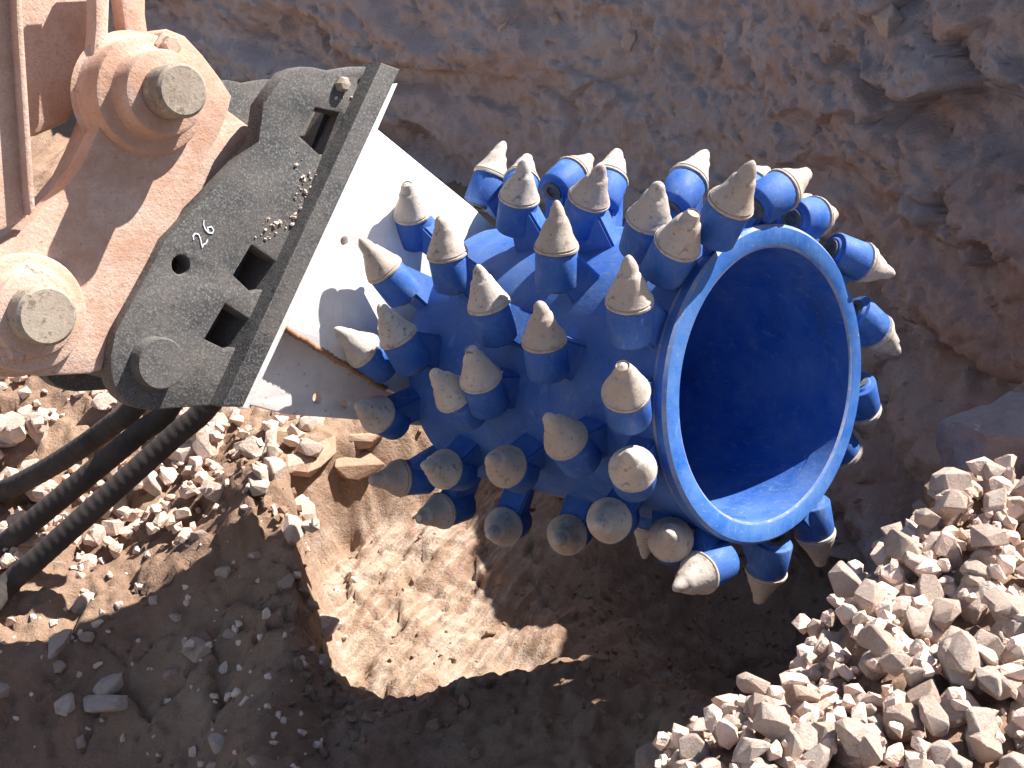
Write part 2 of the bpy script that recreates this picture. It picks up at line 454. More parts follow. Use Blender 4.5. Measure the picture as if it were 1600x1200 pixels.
# trench wall behind
WALL = [(-9.0, 8.4), (-4.0, 7.0), (-2.0, 6.2), (0.0, 5.0), (0.9, 4.1), (1.25, 3.5), (1.44, 2.9), (1.58, 2.45), (2.1, 1.95), (2.8, 1.5), (5.0, 0.6)]
def resample(poly, step):
    P = np.array(poly, float); L = np.concatenate([[0], np.cumsum(np.hypot(*np.diff(P, axis=0).T))])
    s = np.arange(0, L[-1], step)
    X = np.interp(s, L, P[:, 0]); Y = np.interp(s, L, P[:, 1])
    k = int(0.5 / step); ker = np.hanning(2 * k + 1); ker /= ker.sum()
    Xs = np.convolve(np.pad(X, k, mode='edge'), ker, 'valid'); Ys = np.convolve(np.pad(Y, k, mode='edge'), ker, 'valid')
    return s, Xs, Ys
ws, wx, wy = resample(WALL, 0.0125)
tx, ty = np.gradient(wx), np.gradient(wy); ln = np.hypot(tx, ty)
nx_, ny_ = ty / ln, -tx / ln                    # towards the trench
if nx_.mean() > 0: nx_, ny_ = -nx_, -ny_
wt = np.concatenate([np.arange(-0.1, 1.96, 0.0125), 1.96 + np.cumsum(0.02 * 1.35 ** np.arange(0, 18))])
S, T = np.meshgrid(ws, wt)
base_x, base_y = np.broadcast_to(wx, S.shape), np.broadcast_to(wy, S.shape)
hgt = np.minimum(T, 1.96) * (1 + 0.18 * sstep(1.27, 1.42, base_x)); back = np.maximum(T - 1.96, 0)  # wall top, out of view, raised at right to shade the cut
base_x, base_y = np.broadcast_to(wx, S.shape), np.broadcast_to(wy, S.shape)
NX, NY = np.broadcast_to(nx_, S.shape), np.broadcast_to(ny_, S.shape)
n_big = fbm(S, hgt * 1.3, 0.0, 1.1, 4, 0.5)
n_mid = fbm(S + hgt * 0.6, hgt * 1.6, 3.0, 4.5, 5, 0.58)
n_rid = fbm(S + hgt * 0.4, hgt * 1.8, 6.0, 3.0, 4, 0.55, True)
n_fin = fbm(S, hgt, 9.0, 24.0, 3, 0.6)
cell = fbm(S * 0.8, hgt * 2.2, 12.0, 2.2, 2)
wrp = 0.25 * fbm(S, hgt, 21.0, 2.5, 3)
step_ = (0.05 + 0.07 * sstep(0.5, 1.2, base_x)) * facets((S + wrp) * 2.2 + hgt * 0.5, (hgt * 1.3 + wrp) * 2.6, 3) * sstep(-0.25, 0.25, n_big) + 0.026 * facets((S + wrp * 0.6) * 7.5 + hgt * 3, (hgt + wrp * 0.5) * 9, 11) + 0.014 * facets((S + n_mid * 0.05) * 20, (hgt + n_mid * 0.04) * 24, 31) * sstep(-0.45, 0.1, n_mid)
ledge = hgt * 2.6 + 0.9 * n_big + 0.25 * n_mid
ledge = np.abs((ledge - np.floor(ledge)) - 0.5) * 2
disp = 0.06 * np.tanh((ledge - 0.45) * 7) * sstep(-0.15, 0.2, fbm(S, hgt, 31.0, 0.8, 2)) + 0.13 * n_big + 0.045 * n_mid + 0.02 * n_rid + 0.026 * n_fin + step_ + 0.10 * sstep(0.55, 0.0, hgt)
disp -= 0.30 * step_ * sstep(1.0, -0.5, base_x)
disp -= (0.12 + 0.24 * sstep(1.2, 0.4, base_x)) * (hgt - 0.3)
fade = np.exp(-back * 2)
dd = disp * fade - back
WX = base_x + NX * dd; WY = base_y + NY * dd
WZ = hgt + 0.04 * n_mid + 0.05 * back * 0.0
tag(link('trench_wall', grid_mesh(WX[:, ::-1], WY[:, ::-1], WZ[:, ::-1], MAT['wall'])), kind='structure')
# ------------------------------------------------------------------ the drum cutter
L_EAR, L_MNT, L_WEB, L_CPL = -0.83, -0.78, -0.805, -0.86
cutter = empty('rotary_drum_cutter', MM)
tag(cutter, 'blue toothed rotary drum cutter on a white and dark grey bracket', 'drum cutter')

# mounting bracket
ear_out = [(583,112),(575,104),(545,104),(512,110),(490,105),(470,104),(452,110),(436,128),(412,162),(404,222),(330,300),(258,374),(242,407),(205,475),(181,517),
           (173,555),(173,580),(179,603),(190,621),(203,632),(220,639),(237,641),(352,632)]
holes = [spl([(494,168),(468,212),(500,242),(526,236),(553,220),(556,194),(530,176)], L_EAR),
         spl([(393,383),(365,430),(393,457),(418,451),(434,436),(430,408)], L_EAR),
         spl([(352,475),(320,530),(355,547),(380,540),(391,522),(388,498)], L_EAR)]
c, e = sp(283, 414, L_EAR), sp(297, 414, L_EAR)
holes.append(circle_pts(c[0], c[1], abs(e[0] - c[0]), 20))
c = sp(566, 131, L_EAR); holes.append(circle_pts(c[0], c[1], 0.011, 14))
ear = link('ear_plate', plate(spl(ear_out, L_EAR), L_EAR - 0.055, L_EAR, holes), MAT['steel'], cutter)
link('ear_plate', plate([(u + 0.0, v) for u, v in spl(ear_out, L_EAR)], L_EAR - 0.40, L_EAR - 0.345, ()), MAT['steel'], cutter)
link('cross_box', plate(spl([(575,140),(500,190),(420,260),(330,340),(260,440),(230,540),(250,600),(345,600)], L_EAR), L_EAR - 0.344, L_EAR - 0.12, bevel=0.004), MAT['steel'], cutter)  # hidden fill between the ears, added to close a gap in the shadow
mq = spl([(596,97),(626,108),(381,636),(347,636)], L_MNT)
link('mount_plate', plate(mq, L_MNT - 0.52, L_MNT, bevel=0.005), MAT['steel'], cutter)
fq = spl([(612,134),(622,130),(590,204),(388,640),(368,636)], L_MNT - 0.012)
link('flange_plate', plate(fq, L_MNT - 0.50, L_MNT - 0.012, bevel=0.003), MAT['white'], cutter)
web_out = [(560,200),(592,203),(664,262),(738,322),(800,380),(800,640),(700,650),(600,606),(520,556),(440,510),(430,505)]
c = sp(538, 377, L_WEB)
link('web_plate', plate(spl(web_out, L_WEB), L_WEB - 0.03, L_WEB, [circle_pts(c[0], c[1], 0.009, 14)], 0.003), MAT['white'], cutter)
LW2 = L_WEB - 0.042
low_out = [(470,470),(700,600),(700,668),(640,664),(560,656),(450,648),(370,628)]
c1, c2 = sp(497, 622, LW2), sp(540, 632, LW2)
link('lower_web_plate', plate(spl(low_out, LW2), LW2 - 0.03, LW2, [circle_pts(c1[0], c1[1], 0.013, 14), circle_pts(c2[0], c2[1], 0.009, 14)], 0.003), MAT['dusty_white'], cutter)
link('web_plate', plate(spl(web_out, L_WEB), L_WEB - 0.28, L_WEB - 0.25, (), 0.003), MAT['white'], cutter)
link('gear_housing', plate(spl([(x + (660 - x) * 0.08, y + (450 - y) * 0.08) for x, y in web_out], L_WEB), L_WEB - 0.249, L_WEB - 0.108, (), 0.006), MAT['white'], cutter)  # solid fill between the web plates, added to stop sun passing through
wl = [Vector((*sp(x, y, L_WEB), L_WEB - 0.004)) for x, y in ((438,508),(480,534),(520,558),(560,582),(604,608))]
link('weld_bead', tube([wl[0].lerp(wl[-1], k / 90) + Vector((0, 0.0016 * math.sin(k * 1.7) + 0.0012 * math.sin(k * 0.37), 0.001 * math.sin(k * 2.9))) for k in range(91)], 0.0065, 8), MAT['rust'], cutter)
# pin through the ear
c = sp(240, 566, L_EAR)
pin = lathe([(0, -0.42), (0.05, -0.42), (0.05, 0.030), (0.047, 0.036), (0, 0.036)], 32)
pin.transform(Matrix.Translation((c[0], c[1], L_EAR)))
link('locking_pin', pin, MAT['steel'], cutter)
c = sp(533, 132, L_EAR)
bolt = lathe([(0, -0.02), (0.017, -0.02), (0.017, 0.010), (0.012, 0.018), (0, 0.020)], 6, smooth=0)
bolt.transform(Matrix.Translation((c[0], c[1], L_EAR)))
link('bolt_head', bolt, MAT['pin'], cutter)
# gear housing between the plates and the drum's hub
hub = lathe([(0, -0.93), (0.20, -0.93), (0.20, -0.72), (0, -0.72)], 40)
link('drive_hub', hub, MAT['steel'], cutter)

# drum
R0, RI, LEN = 0.298, 0.2605, 0.76
drum = link('drum', lathe([(RI, -0.006), (RI, -0.50), (0, -0.50), (0, -0.53), (0.24, -0.56), (0.24, -LEN + 0.03), (0.0, -LEN + 0.03), (0.0, -LEN), (R0 - 0.03, -LEN), (R0 - 0.006, -LEN + 0.02), (R0 - 0.003, -0.04), (R0 - 0.003, -0.006)], 96, True, 40), MAT['blue'], cutter)
rim = link('rim', lathe([(RI - 0.002, -0.05), (RI - 0.002, -0.004), (RI + 0.003, 0.0), (R0 - 0.002, 0.0), (R0 + 0.004, -0.006), (R0 + 0.004, -0.022), (R0, -0.032), (R0 - 0.02, -0.032)], 128, False, 40), MAT['scuffed_blue'], drum)

rim.data.materials.append(MAT['worn_blue']); rim.data.materials.append(MAT['blue'])
for pg in rim.data.polygons:
    rr = math.hypot(pg.center.x, pg.center.y)
    if 0.2 < abs(pg.normal.z) < 0.93: pg.material_index = 1
    elif abs(pg.normal.z) <= 0.2: pg.material_index = 2
# picks: (tip, foot of the holder), traced; 'f' = on the far side of the silhouette
PICKS = [((788,220),(750,319),0), ((826,238),(806,318),2), ((820,249),(804,357),0), ((926,242),(866,297),1), ((968,232),(938,322),2),
         ((943,252),(902,357),0), ((1103,238),(1051,328),1), ((1032,280),(1000,393),0), ((1175,256),(1113,372),0), ((1089,323),(1034,427),0),
         ((1270,266),(1182,328),1), ((1309,335),(1240,343),2), ((1398,430),(1302,393),2), ((1405,553),(1335,487),2), ((1355,685),(1338,600),2),
         ((1283,890),(1266,785),2), ((1184,948),(-70,-0.05),4), ((1049,923),(1130,868),3), ((1043,832),(1052,852),0), ((932,822),(968,806),0),
         ((984,708),(992,752),0), ((972,565),(983,652),0), ((853,647),(910,720),0), ((763,715),(815,740),0), ((660,727),(722,738),0),
         ((868,848),(900,826),0), ((765,836),(805,812),0), ((648,813),(725,786),0), ((575,750),(668,744),0), ((555,632),(618,660),0),
         ((523,513),(605,575),0), ((592,473),(648,572),0), ((563,373),(632,462),0), ((634,282),(653,378),0), ((687,335),(709,448),0),
         ((745,413),(779,528),0), ((870,319),(869,445),0), ((842,467),(857,582),0), ((983,402),(984,528),0), ((733,538),(766,635),0),
         ((672,575),(740,650),0), ((1200,262),(1150,330),3)]
RB, TL = 0.335, 0.160
def cyl_hits(x, y, r):
    """machine-space points where the line of sight meets the cylinder of radius r"""
    w = ray(x, y); o = CAMP - C0
    o = Vector((o.dot(U), o.dot(V), o.dot(D))); w = Vector((w.dot(U), w.dot(V), w.dot(D)))
    a = w.x**2 + w.y**2; b = 2 * (o.x * w.x + o.y * w.y); c = o.x**2 + o.y**2 - r * r
    q = b * b - 4 * a * c
    if q < 0: t = -b / (2 * a); return [o + w * t], o, w
    q = math.sqrt(q); return [o + w * ((-b - q) / (2 * a)), o + w * ((-b + q) / (2 * a))], o, w
def solve_pick(tip, foot, mode):
    if mode == 4:
        hits = [Vector((RB * math.cos(math.radians(foot[0])), RB * math.sin(math.radians(foot[0])), foot[1]))]
    else:
        hits, _, _ = cyl_hits(*foot, RB)
    base = hits[0] if mode in (0, 1) or len(hits) == 1 else hits[1]
    if mode in (1, 3) and len(hits) > 1: base = hits[0].lerp(hits[1], 0.3 if mode == 1 else 0.6); base = Vector((base.x, base.y, base.z)); s = RB / math.hypot(base.x, base.y); base.x *= s; base.y *= s
    _, o, w = cyl_hits(*tip, RB)
    k = o - base; a = w.dot(w); b = 2 * k.dot(w); c = k.dot(k) - TL * TL; q = b * b - 4 * a * c
    cand = [o + w * (-b / (2 * a))] if q < 0 else [o + w * ((-b - math.sqrt(q)) / (2 * a)), o + w * ((-b + math.sqrt(q)) / (2 * a))]
    best = max(cand, key=lambda p: math.hypot(p.x, p.y))
    return base, (best - base).normalized()
HR = 0.040
holder_me = lathe([(0, 0.006), (0.014, 0.006), (0.016, -0.006), (0.026, -0.006), (0.030, -0.001), (HR - 0.002, 0.0), (HR, 0.003), (HR, 0.066), (HR - 0.003, 0.071), (0.028, 0.072), (0, 0.072)], 28)
holder_me.materials.append(MAT['blue'])
bore_me = lathe([(0, -0.004), (0.013, -0.004), (0.013, -0.010), (0.022, -0.010), (0.022, 0.003), (0.0, 0.003)], 20); bore_me.materials.append(MAT['steel'])
def pick_mesh(blunt, seed):
    rg = np.random.default_rng(seed)
    pr = [(0, 0.069), (0.036, 0.069), (0.0425, 0.0715), (0.0425, 0.0755), (0.0395, 0.077), (0.0395, 0.0785), (0.0410, 0.080), (0.0390, 0.083), (0.0355, 0.090), (0.0305, 0.101), (0.0258, 0.112), (0.0218, 0.122), (0.0200, 0.127), (0.0168, 0.1295), (0.0150, 0.137), (0.0115, 0.148), (0.0060 + blunt * 0.4, 0.157 - blunt), (0.0028, 0.1605 - blunt), (0, 0.1612 - blunt)]
    me = lathe(pr, 24, smooth=50)
    co = np.empty(len(me.vertices) * 3); me.vertices.foreach_get('co', co); co = co.reshape(-1, 3)
    n = fbm(co[:, 0] * 30 + seed * 5, co[:, 1] * 30, co[:, 2] * 30, 1.0, 3)
    k = np.where(co[:, 2] > 0.084, 1.0, 0.15)
    co[:, :2] *= (1 + 0.20 * n * k)[:, None]
    co[:, 2] += 0.006 * n * (co[:, 2] > 0.12)
    me.vertices.foreach_set('co', co.ravel()); me.update(); me.materials.append(MAT['pick'])
    return me
pick_mes = [pick_mesh(b, i) for i, b in enumerate((0, 0.004, 0.0, 0.012, 0.006, 0.002))]
def frame(base, axis, roll=0.0):
    q = axis.to_track_quat('Z', 'Y')
    return Matrix.Translation(base) @ q.to_matrix().to_4x4() @ Matrix.Rotation(roll, 4, 'Z')
def web_block(base, axis):
    r = Vector((base.x, base.y, 0)).normalized()
    tau = axis - r * axis.dot(r)
    if tau.length < 0.05: tau = Vector((-r.y, r.x, 0))
    if base.z > -0.16: tau.z = min(tau.z, 0.0)
    if tau.length < 0.05: tau = Vector((-r.y, r.x, 0))
    tau.normalize(); side = r.cross(tau)
    def shell(k):
        p = base + k; s = (R0 - 0.012) / math.hypot(p.x, p.y)
        return Vector((p.x * s, p.y * s, min(max(p.z, -LEN + 0.02), -0.035)))
    top = base + axis * 0.060; low = base + axis * 0.004
    hw = 0.028
    vs = [shell(side * hw + tau * -0.012), shell(-side * hw + tau * -0.012), shell(-side * hw * 1.1 + tau * 0.075), shell(side * hw * 1.1 + tau * 0.075),
          low + side * hw, low - side * hw, top - side * hw + tau * 0.026, top + side * hw + tau * 0.026]
    fs = [(0, 1, 2, 3), (4, 7, 6, 5), (0, 4, 5, 1), (1, 5, 6, 2), (2, 6, 7, 3), (3, 7, 4, 0)]
    me = mesh_from(vs, fs)
    bm = bmesh.new(); bm.from_mesh(me)
    bmesh.ops.bevel(bm, geom=list(bm.edges), offset=0.005, segments=2, affect='EDGES', clamp_overlap=True)
    bm.to_mesh(me); bm.free(); set_smooth(me, 40)
    return me
solved = []
for i, (tip, foot, mode) in enumerate(PICKS):
    base, axis = solve_pick(tip, foot, mode)
    if axis.dot(Vector((base.x, base.y, 0)).normalized()) < 0.15: print('low pick', i, round(axis.dot(Vector((base.x, base.y, 0)).normalized()), 2))
    solved.append((base, axis))
seen = list(solved)
# the side of the drum that the photograph does not show goes on in the same spiral
for k in range(30):
    a = math.radians(-75 + 150 * ((k * 0.382) % 1)); l = -0.06 - 0.66 * (k / 29)
    b = Vector((RB * math.cos(a), RB * math.sin(a), l))
    if min((b - s[0]).length for s in solved) < 0.11: continue
    ax = (Vector((math.cos(a), math.sin(a), 0)) + 0.5 * Vector((math.sin(a), -math.cos(a), 0)) + Vector((0, 0, 0.15 if l > -0.3 else -0.2))).normalized()
    # keep these out of the way of the silhouette: only where they stay behind the drum
    if abs(math.degrees(a)) > 62: continue
    solved.append((b, ax))
for i, (base, axis) in enumerate(solved):
    M4 = frame(base, axis, random.uniform(0, 6.28))
    h = link('pick_holder', holder_me, None, drum); h.matrix_local = M4
    h = link('pick_shank', bore_me, None, drum); h.matrix_local = M4
    p = link('pick', pick_mes[(i * 7) % len(pick_mes)], None, drum)
    p.matrix_local = M4 @ Matrix.Diagonal((1, 1, random.uniform(0.97, 1.03), 1))
    link('pick_foot', web_block(base, axis), MAT['blue'], drum)

# handwritten 26
def stroke(pts, l, r=0.0016):
    P = [Vector((*q, l)) for q in pts]
    return tube(P, r, 6)
def two_six():
    c = sp(318, 366, L_EAR); k = Vector((*sp(330, 349, L_EAR), 0)) - Vector((*c, 0))
    ex = k.normalized(); ey = Vector((-ex.y, ex.x, 0)); s = 0.030
    def pl(seq, ox): return [(c[0] + ex.x * (ox + x) * s + ey.x * y * s, c[1] + ex.y * (ox + x) * s + ey.y * y * s) for x, y in seq]
    two = [(-0.30, 0.35), (-0.15, 0.52), (0.10, 0.5), (0.2, 0.28), (0.05, 0.0), (-0.2, -0.3), (-0.32, -0.45), (-0.1, -0.4), (0.1, -0.5), (0.35, -0.42)]
    six = [(0.22, 0.55), (0.0, 0.42), (-0.18, 0.12), (-0.22, -0.2), (-0.05, -0.45), (0.16, -0.38), (0.22, -0.12), (0.02, 0.02), (-0.16, -0.12)]
    return join_meshes([stroke(pl(two, -0.45), L_EAR + 0.0005), stroke(pl(six, 0.5), L_EAR + 0.0005)])
link('chalk_number', two_six(), MAT['chalk'], ear)['label'] = 'handwritten white number 26'

# ------------------------------------------------------------------ coupler and arm of the excavator
coupler = empty('quick_coupler', MM @ Matrix.Translation((0, 0, 0)))
tag(coupler, 'dusty yellow excavator coupler with two pin heads beside the dark plate', 'coupler')
cpl_out = [(188,110),(196,85),(212,62),(236,48),(262,45),(290,56),(318,86),(345,122),(363,150),(357,176),(340,218),(312,262),(300,300),(282,336),(262,372),(240,412),(200,482),(168,552),(160,578),
           (140,584),(100,586),(60,588),(20,584),(-20,575),(-60,555),(-80,520),(-80,470),(-50,430),(-20,404),(20,372),(60,336),(95,300),(125,262),(148,215),(166,170),(178,138)]
link('side_plate', plate(spl(cpl_out, L_CPL), L_CPL - 0.06, L_CPL, bevel=0.006), MAT['yellow'], coupler)
LB = L_CPL - 0.075
body_out = [(352,168),(395,200),(404,230),(392,262),(330,312),(262,380),(200,492),(165,570),(120,560),(180,440),(250,330),(300,240)]
link('body_block', plate(spl(body_out, LB), LB - 0.28, LB, bevel=0.008), MAT['yellow'], coupler)
link('inner_casting', plate(spl([(x + (230 - x) * 0.12, y + (330 - y) * 0.12) for x, y in cpl_out], L_CPL), L_CPL - 0.17, L_CPL - 0.061, bevel=0.008), MAT['yellow'], coupler)
def boss(px_face, rpx, stack, name):
    c = sp(*px_face, L_CPL + stack[-1][1])
    o = None
    prof = [(0, -0.05)]
    for i, (r, top) in enumerate(stack[:-1]):
        bottom = stack[i - 1][1] if i else -0.05
        prof += [(r + 0.014, bottom), (r + 0.005, bottom + 0.005), (r, bottom + 0.014), (r, top - 0.010), (r - 0.003, top - 0.003), (r - 0.010, top)]
    prof.append((0, stack[-2][1]))
    m = lathe(prof, 48, smooth=30); m.transform(Matrix.Translation((c[0], c[1], L_CPL)))
    b = link('pin_boss', m, MAT['yellow'], coupler)
    r, top = stack[-1]
    m = lathe([(0, stack[-2][1] - 0.02), (r, stack[-2][1] - 0.02), (r, top - 0.006), (r - 0.006, top), (0, top)], 40, smooth=30)
    m.transform(Matrix.Translation((c[0], c[1], L_CPL)))
    link('pin_head', m, MAT['pin'], coupler)
    return c
b1 = boss((287,141), 0, [(0.112, 0.030), (0.080, 0.085), (0.0495, 0.15)], 'upper')
b2 = boss((75,494), 0, [(0.108, 0.025), (0.078, 0.055), (0.0535, 0.105)], 'lower')
for (x, y), rr in (((237, 196), 0.02), ((262, 72), 0.018), ((22, 545), 0.02), ((52, 432), 0.016)):
    c = sp(x, y, L_CPL + 0.03)
    m = lathe([(0, 0.0), (rr * 1.5, 0.0), (rr * 1.5, 0.034), (rr, 0.036), (rr, 0.05), (rr * 0.8, 0.053), (0, 0.053)], 6, smooth=0)
    m.transform(Matrix.Translation((c[0], c[1], L_CPL)))
    link('keeper_bolt', m, MAT['yellow'], coupler)
arm = empty('excavator_linkage', MM)
tag(arm, 'dusty yellow excavator arm and link bars behind the coupler', 'excavator arm')
LA = L_CPL - 0.03
link('link_bar', plate(spl([(150,-120),(178,-120),(171,60),(186,100),(180,150),(140,150),(146,84),(150,40)], LA), LA - 0.05, LA - 0.001, bevel=0.008), MAT['yellow'], arm)
link('link_bar', plate(spl([(180,-120),(238,-120),(236,20),(244,80),(240,120),(215,120),(205,60)], LA), LA - 0.07, LA - 0.02, bevel=0.008), MAT['yellow'], arm)
LS = L_CPL - 0.16
link('stick_end', plate(spl([(20,-120),(170,-120),(160,60),(140,140),(110,190),(60,212),(45,205),(20,190)], LS), LS - 0.22, LS, bevel=0.02), MAT['yellow'], arm)
LR = L_CPL + 0.02
link('stick_plate', plate(spl([(-140,-120),(26,-120),(26,60),(40,340),(20,352),(-140,420)], LR - 0.03), LR - 0.07, LR - 0.03, bevel=0.004), MAT['yellow'], arm)
link('stick_rib', plate(spl([(22,-120),(34,-120),(36,20),(56,326),(48,336),(44,300),(26,30)], LR), LR - 0.10, LR, bevel=0.004), MAT['yellow'], arm)
# ------------------------------------------------------------------ stones
def hull_mesh(seed, npts=22, flat=0.75):
    rg = np.random.default_rng(seed)
    p = rg.normal(size=(npts, 3)); p /= np.linalg.norm(p, axis=1)[:, None]
    p = np.sign(p) * np.abs(p) ** 0.75                      # boxier
    p *= np.array([1.0, rg.uniform(0.62, 0.95), rg.uniform(0.45, flat)])
    p *= rg.uniform(0.86, 1.08, size=(npts, 1))
    bm = bmesh.new()
    for v in p: bm.verts.new(v)
    r = bmesh.ops.convex_hull(bm, input=bm.verts)
    loose = [v for v in bm.verts if not v.link_faces]
    bmesh.ops.delete(bm, geom=loose, context='VERTS')
    bmesh.ops.dissolve_limit(bm, angle_limit=math.radians(9), verts=bm.verts, edges=bm.edges)
    bmesh.ops.triangulate(bm, faces=bm.faces)
    me = bpy.data.meshes.new('stone'); bm.to_mesh(me); bm.free()
    return me
def worn(me, seed, cut=0.05):
    """knock the corners off a stone and roughen it"""
    bm = bmesh.new(); bm.from_mesh(me)
    bmesh.ops.dissolve_limit(bm, angle_limit=math.radians(12), verts=bm.verts, edges=bm.edges)
    bmesh.ops.bevel(bm, geom=list(bm.edges) + list(bm.verts), offset=cut, segments=1, affect='EDGES', clamp_overlap=True)
    bmesh.ops.triangulate(bm, faces=bm.faces)
    co = np.array([v.co[:] for v in bm.verts])
    n = fbm(co[:, 0] + seed, co[:, 1], co[:, 2], 1.6, 3)
    for v, k in zip(bm.verts, n): v.co *= 1 + 0.12 * k
    bm.to_mesh(me); bm.free(); set_smooth(me, 17); return me
LOWROCKS = [hull_mesh(100 + i, 16) for i in range(16)]
ROCKS = [worn(hull_mesh(100 + i, 17), i) for i in range(24)]
for m in ROCKS + LOWROCKS: m.materials.append(MAT['stone'])
def to_px(P):
    q = Vector(P) - CAMP
    z = q.y * _cp - q.z * _sp; y = q.y * _sp + q.z * _cp
    return 800 + FPX * q.x / z, 600 - FPX * y / z, z
def rand_rot(rg, tilt=0.6):
    from mathutils import Euler
    return Euler((rg.normal() * tilt, rg.normal() * tilt, rg.uniform(0, 6.28))).to_matrix().to_4x4()
def heap(rg, n, region, size_fn, box, sink=0.25, stack=0.55, spacing=0.72):
    """drop stones of falling size on the ground; later ones settle on the ones they touch"""
    sizes = np.sort(size_fn(n))[::-1]; out = []; cell = {}
    cs = 0.12
    xs = rg.uniform(box[0], box[1], n * 3); ys = rg.uniform(box[2], box[3], n * 3)
    hz = height(xs, ys)
    j = 0
    for r in sizes:
        for tr in range(3):
            if j >= len(xs): return out
            x, y, z0 = xs[j], ys[j], hz[j]; j += 1
            if not region(x, y, z0): continue
            z = z0 + r * (0.62 - sink * 1.6); lay = 0
            for ix in range(int(x // cs) - 1, int(x // cs) + 2):
                for iy in range(int(y // cs) - 1, int(y // cs) + 2):
                    for (X, Y, Z, Rr, ly) in cell.get((ix, iy), ()):
                        dist = math.hypot(X - x, Y - y)
                        if dist < (Rr + r) * spacing:
                            z = max(z, Z + stack * math.sqrt(max((Rr + r) ** 2 * spacing ** 2 - dist * dist, 0)) * 0.9); lay = max(lay, ly + 1)
            if lay > 2: continue
            cell.setdefault((int(x // cs), int(y // cs)), []).append((x, y, z, r, lay)); out.append((x, y, z, r)); break
    return out
def in_frame(P, m=30):
    x, y, z = to_px(P); return -m < x < 1600 + m and -m < y < 1200 + m
def bank_region(x, y, z):
    return z > 0.80
def left_region(x, y, z):
    p = to_px((x, y, z)); return z > 0.30 and rg.random() < 1.05 - max(0, (p[0] - 130) / 420) and p[1] < 905 - 0.24 * p[0] + 20 * math.sin(p[0] * 0.05)
rg = np.random.default_rng(21)
bank = heap(rg, 5200, bank_region, lambda n: np.clip(rg.lognormal(math.log(0.0142), 0.58, n), 0.005, 0.042), (0.05, 1.6, 1.0, 2.5), spacing=0.64)
left = heap(rg, 2600, left_region, lambda n: np.clip(rg.lognormal(math.log(0.019), 0.55, n), 0.007, 0.065), (-2.6, -0.55, 2.3, 4.6))
def shade_region(x, y, z):
    p = to_px((x, y, z)); return not left_region(x, y, z) and x < -0.42
shade = heap(rg, 340, shade_region, lambda n: np.clip(rg.lognormal(math.log(0.0095), 0.75, n), 0.004, 0.06), (-1.6, -0.4, 1.8, 3.0), sink=0.36)
def floor_region(x, y, z):
    return z < 0.45 and (x > 0.1 or rg.random() < 0.3)
floor = heap(rg, 1500, floor_region, lambda n: np.clip(rg.lognormal(math.log(0.006), 0.6, n), 0.004, 0.032), (-0.7, 1.3, 1.7, 3.9), sink=0.3)

def put_stone(x, y, z, r, label, group, rgx, mat=None, me=None, tilt=0.6, stretch=(1, 1, 1)):
    o = link('stone', me or ROCKS[int(rgx.integers(len(ROCKS)))])
    M4 = Matrix.Translation((x, y, z)) @ rand_rot(rgx, tilt) @ Matrix.Diagonal((r * stretch[0], r * stretch[1], r * stretch[2], 1))
    o.matrix_world = M4
    tag(o, label, 'stone', group)
    return o
def stuff_mesh(items, rgx, name, label):
    vs, fs, off = [], [], 0
    base = []
    for m in LOWROCKS:
        co = np.empty(len(m.vertices) * 3); m.vertices.foreach_get('co', co)
        base.append((co.reshape(-1, 3), np.array([p.vertices[:] for p in m.polygons])))
    for (x, y, z, r) in items:
        co, f = base[int(rgx.integers(len(base)))]
        R3 = np.array(rand_rot(rgx).to_3x3())
        vs.append(co @ R3.T * r + np.array([x, y, z])); fs.append(f + off); off += len(co)
    if not vs: return
    me = bpy.data.meshes.new('mesh'); me.from_pydata(np.concatenate(vs).tolist(), [], np.concatenate(fs).tolist()); me.update()
    o = link(name, me, MAT['stone']); tag(o, label, 'gravel', kind='stuff')
def split(items, n):
    vis = [i for i in items if in_frame(i[:3])]
    vis.sort(key=lambda i: -i[3] / to_px(i[:3])[2])
    big = vis[:n]; s = set(big)
    return big, [i for i in items if i not in s]
rb = np.random.default_rng(33)
def zone_word(it, xs, ys, names):
    x, y, z = to_px(it[:3]); s = it[3] * FPX / z
    size = 'large' if s > 34 else 'middle-sized' if s > 24 else 'small'
    return size, names[sum(y > k for k in ys)][sum(x > k for k in xs)]
BZ = (('lying at the back left of the gravel heap', 'lying at the back of the gravel heap', 'at the back right of the heap by the grey rock'),
      ('on the left slope of the gravel heap facing the cut', 'in the middle of the gravel heap', 'in the gravel heap near the right edge'),
      ('at the low left end of the gravel heap', 'at the bottom of the gravel heap', 'in the bottom right corner of the gravel heap'))
SZ = (('in the shadow by the left edge just below the hoses', 'in the upper part of the lower left shadow', 'in the shadow beside the lip of the cut'),
      ('in the shadow halfway down the left edge', 'in the middle of the lower left shadow', 'in the shadow left of the cut'),
      ('in the dark lower left corner', 'in the shadow at the bottom edge, left part', 'in the shadow at the bottom, below the cut'))
LZ = (('in the sunlit rubble behind the coupler at left', 'in the sunlit rubble behind the dark bracket', 'in the sunlit rubble beyond the white plate'),
      ('in the sunlit rubble left of the hoses', 'in the sunlit rubble around the hoses', 'in the sunlit dirt below the dark bracket'),
      ('on the edge of the shadow below the hoses', 'on the sunlit crest above the shadow', 'on the sunlit crest at the head of the cut'))
big, rest = split(bank, 140)
for it in big: put_stone(*it, '%s pale angular stone %s' % zone_word(it, (1250, 1440), (920, 1080), BZ), 'stones of the gravel heap on the right bank', rb)
stuff_mesh(rest, rb, 'gravel', 'small pale gravel between the stones of the heap at lower right')
big, rest = split(left, 105)
for it in big: put_stone(*it, '%s pale angular stone %s' % zone_word(it, (110, 290), (590, 740), LZ), 'stones of the sunlit rubble on the left', rb)
stuff_mesh(rest, rb, 'rubble', 'small pale chips in the sunlit rubble at left below the coupler')
big, rest = split(shade, 30)
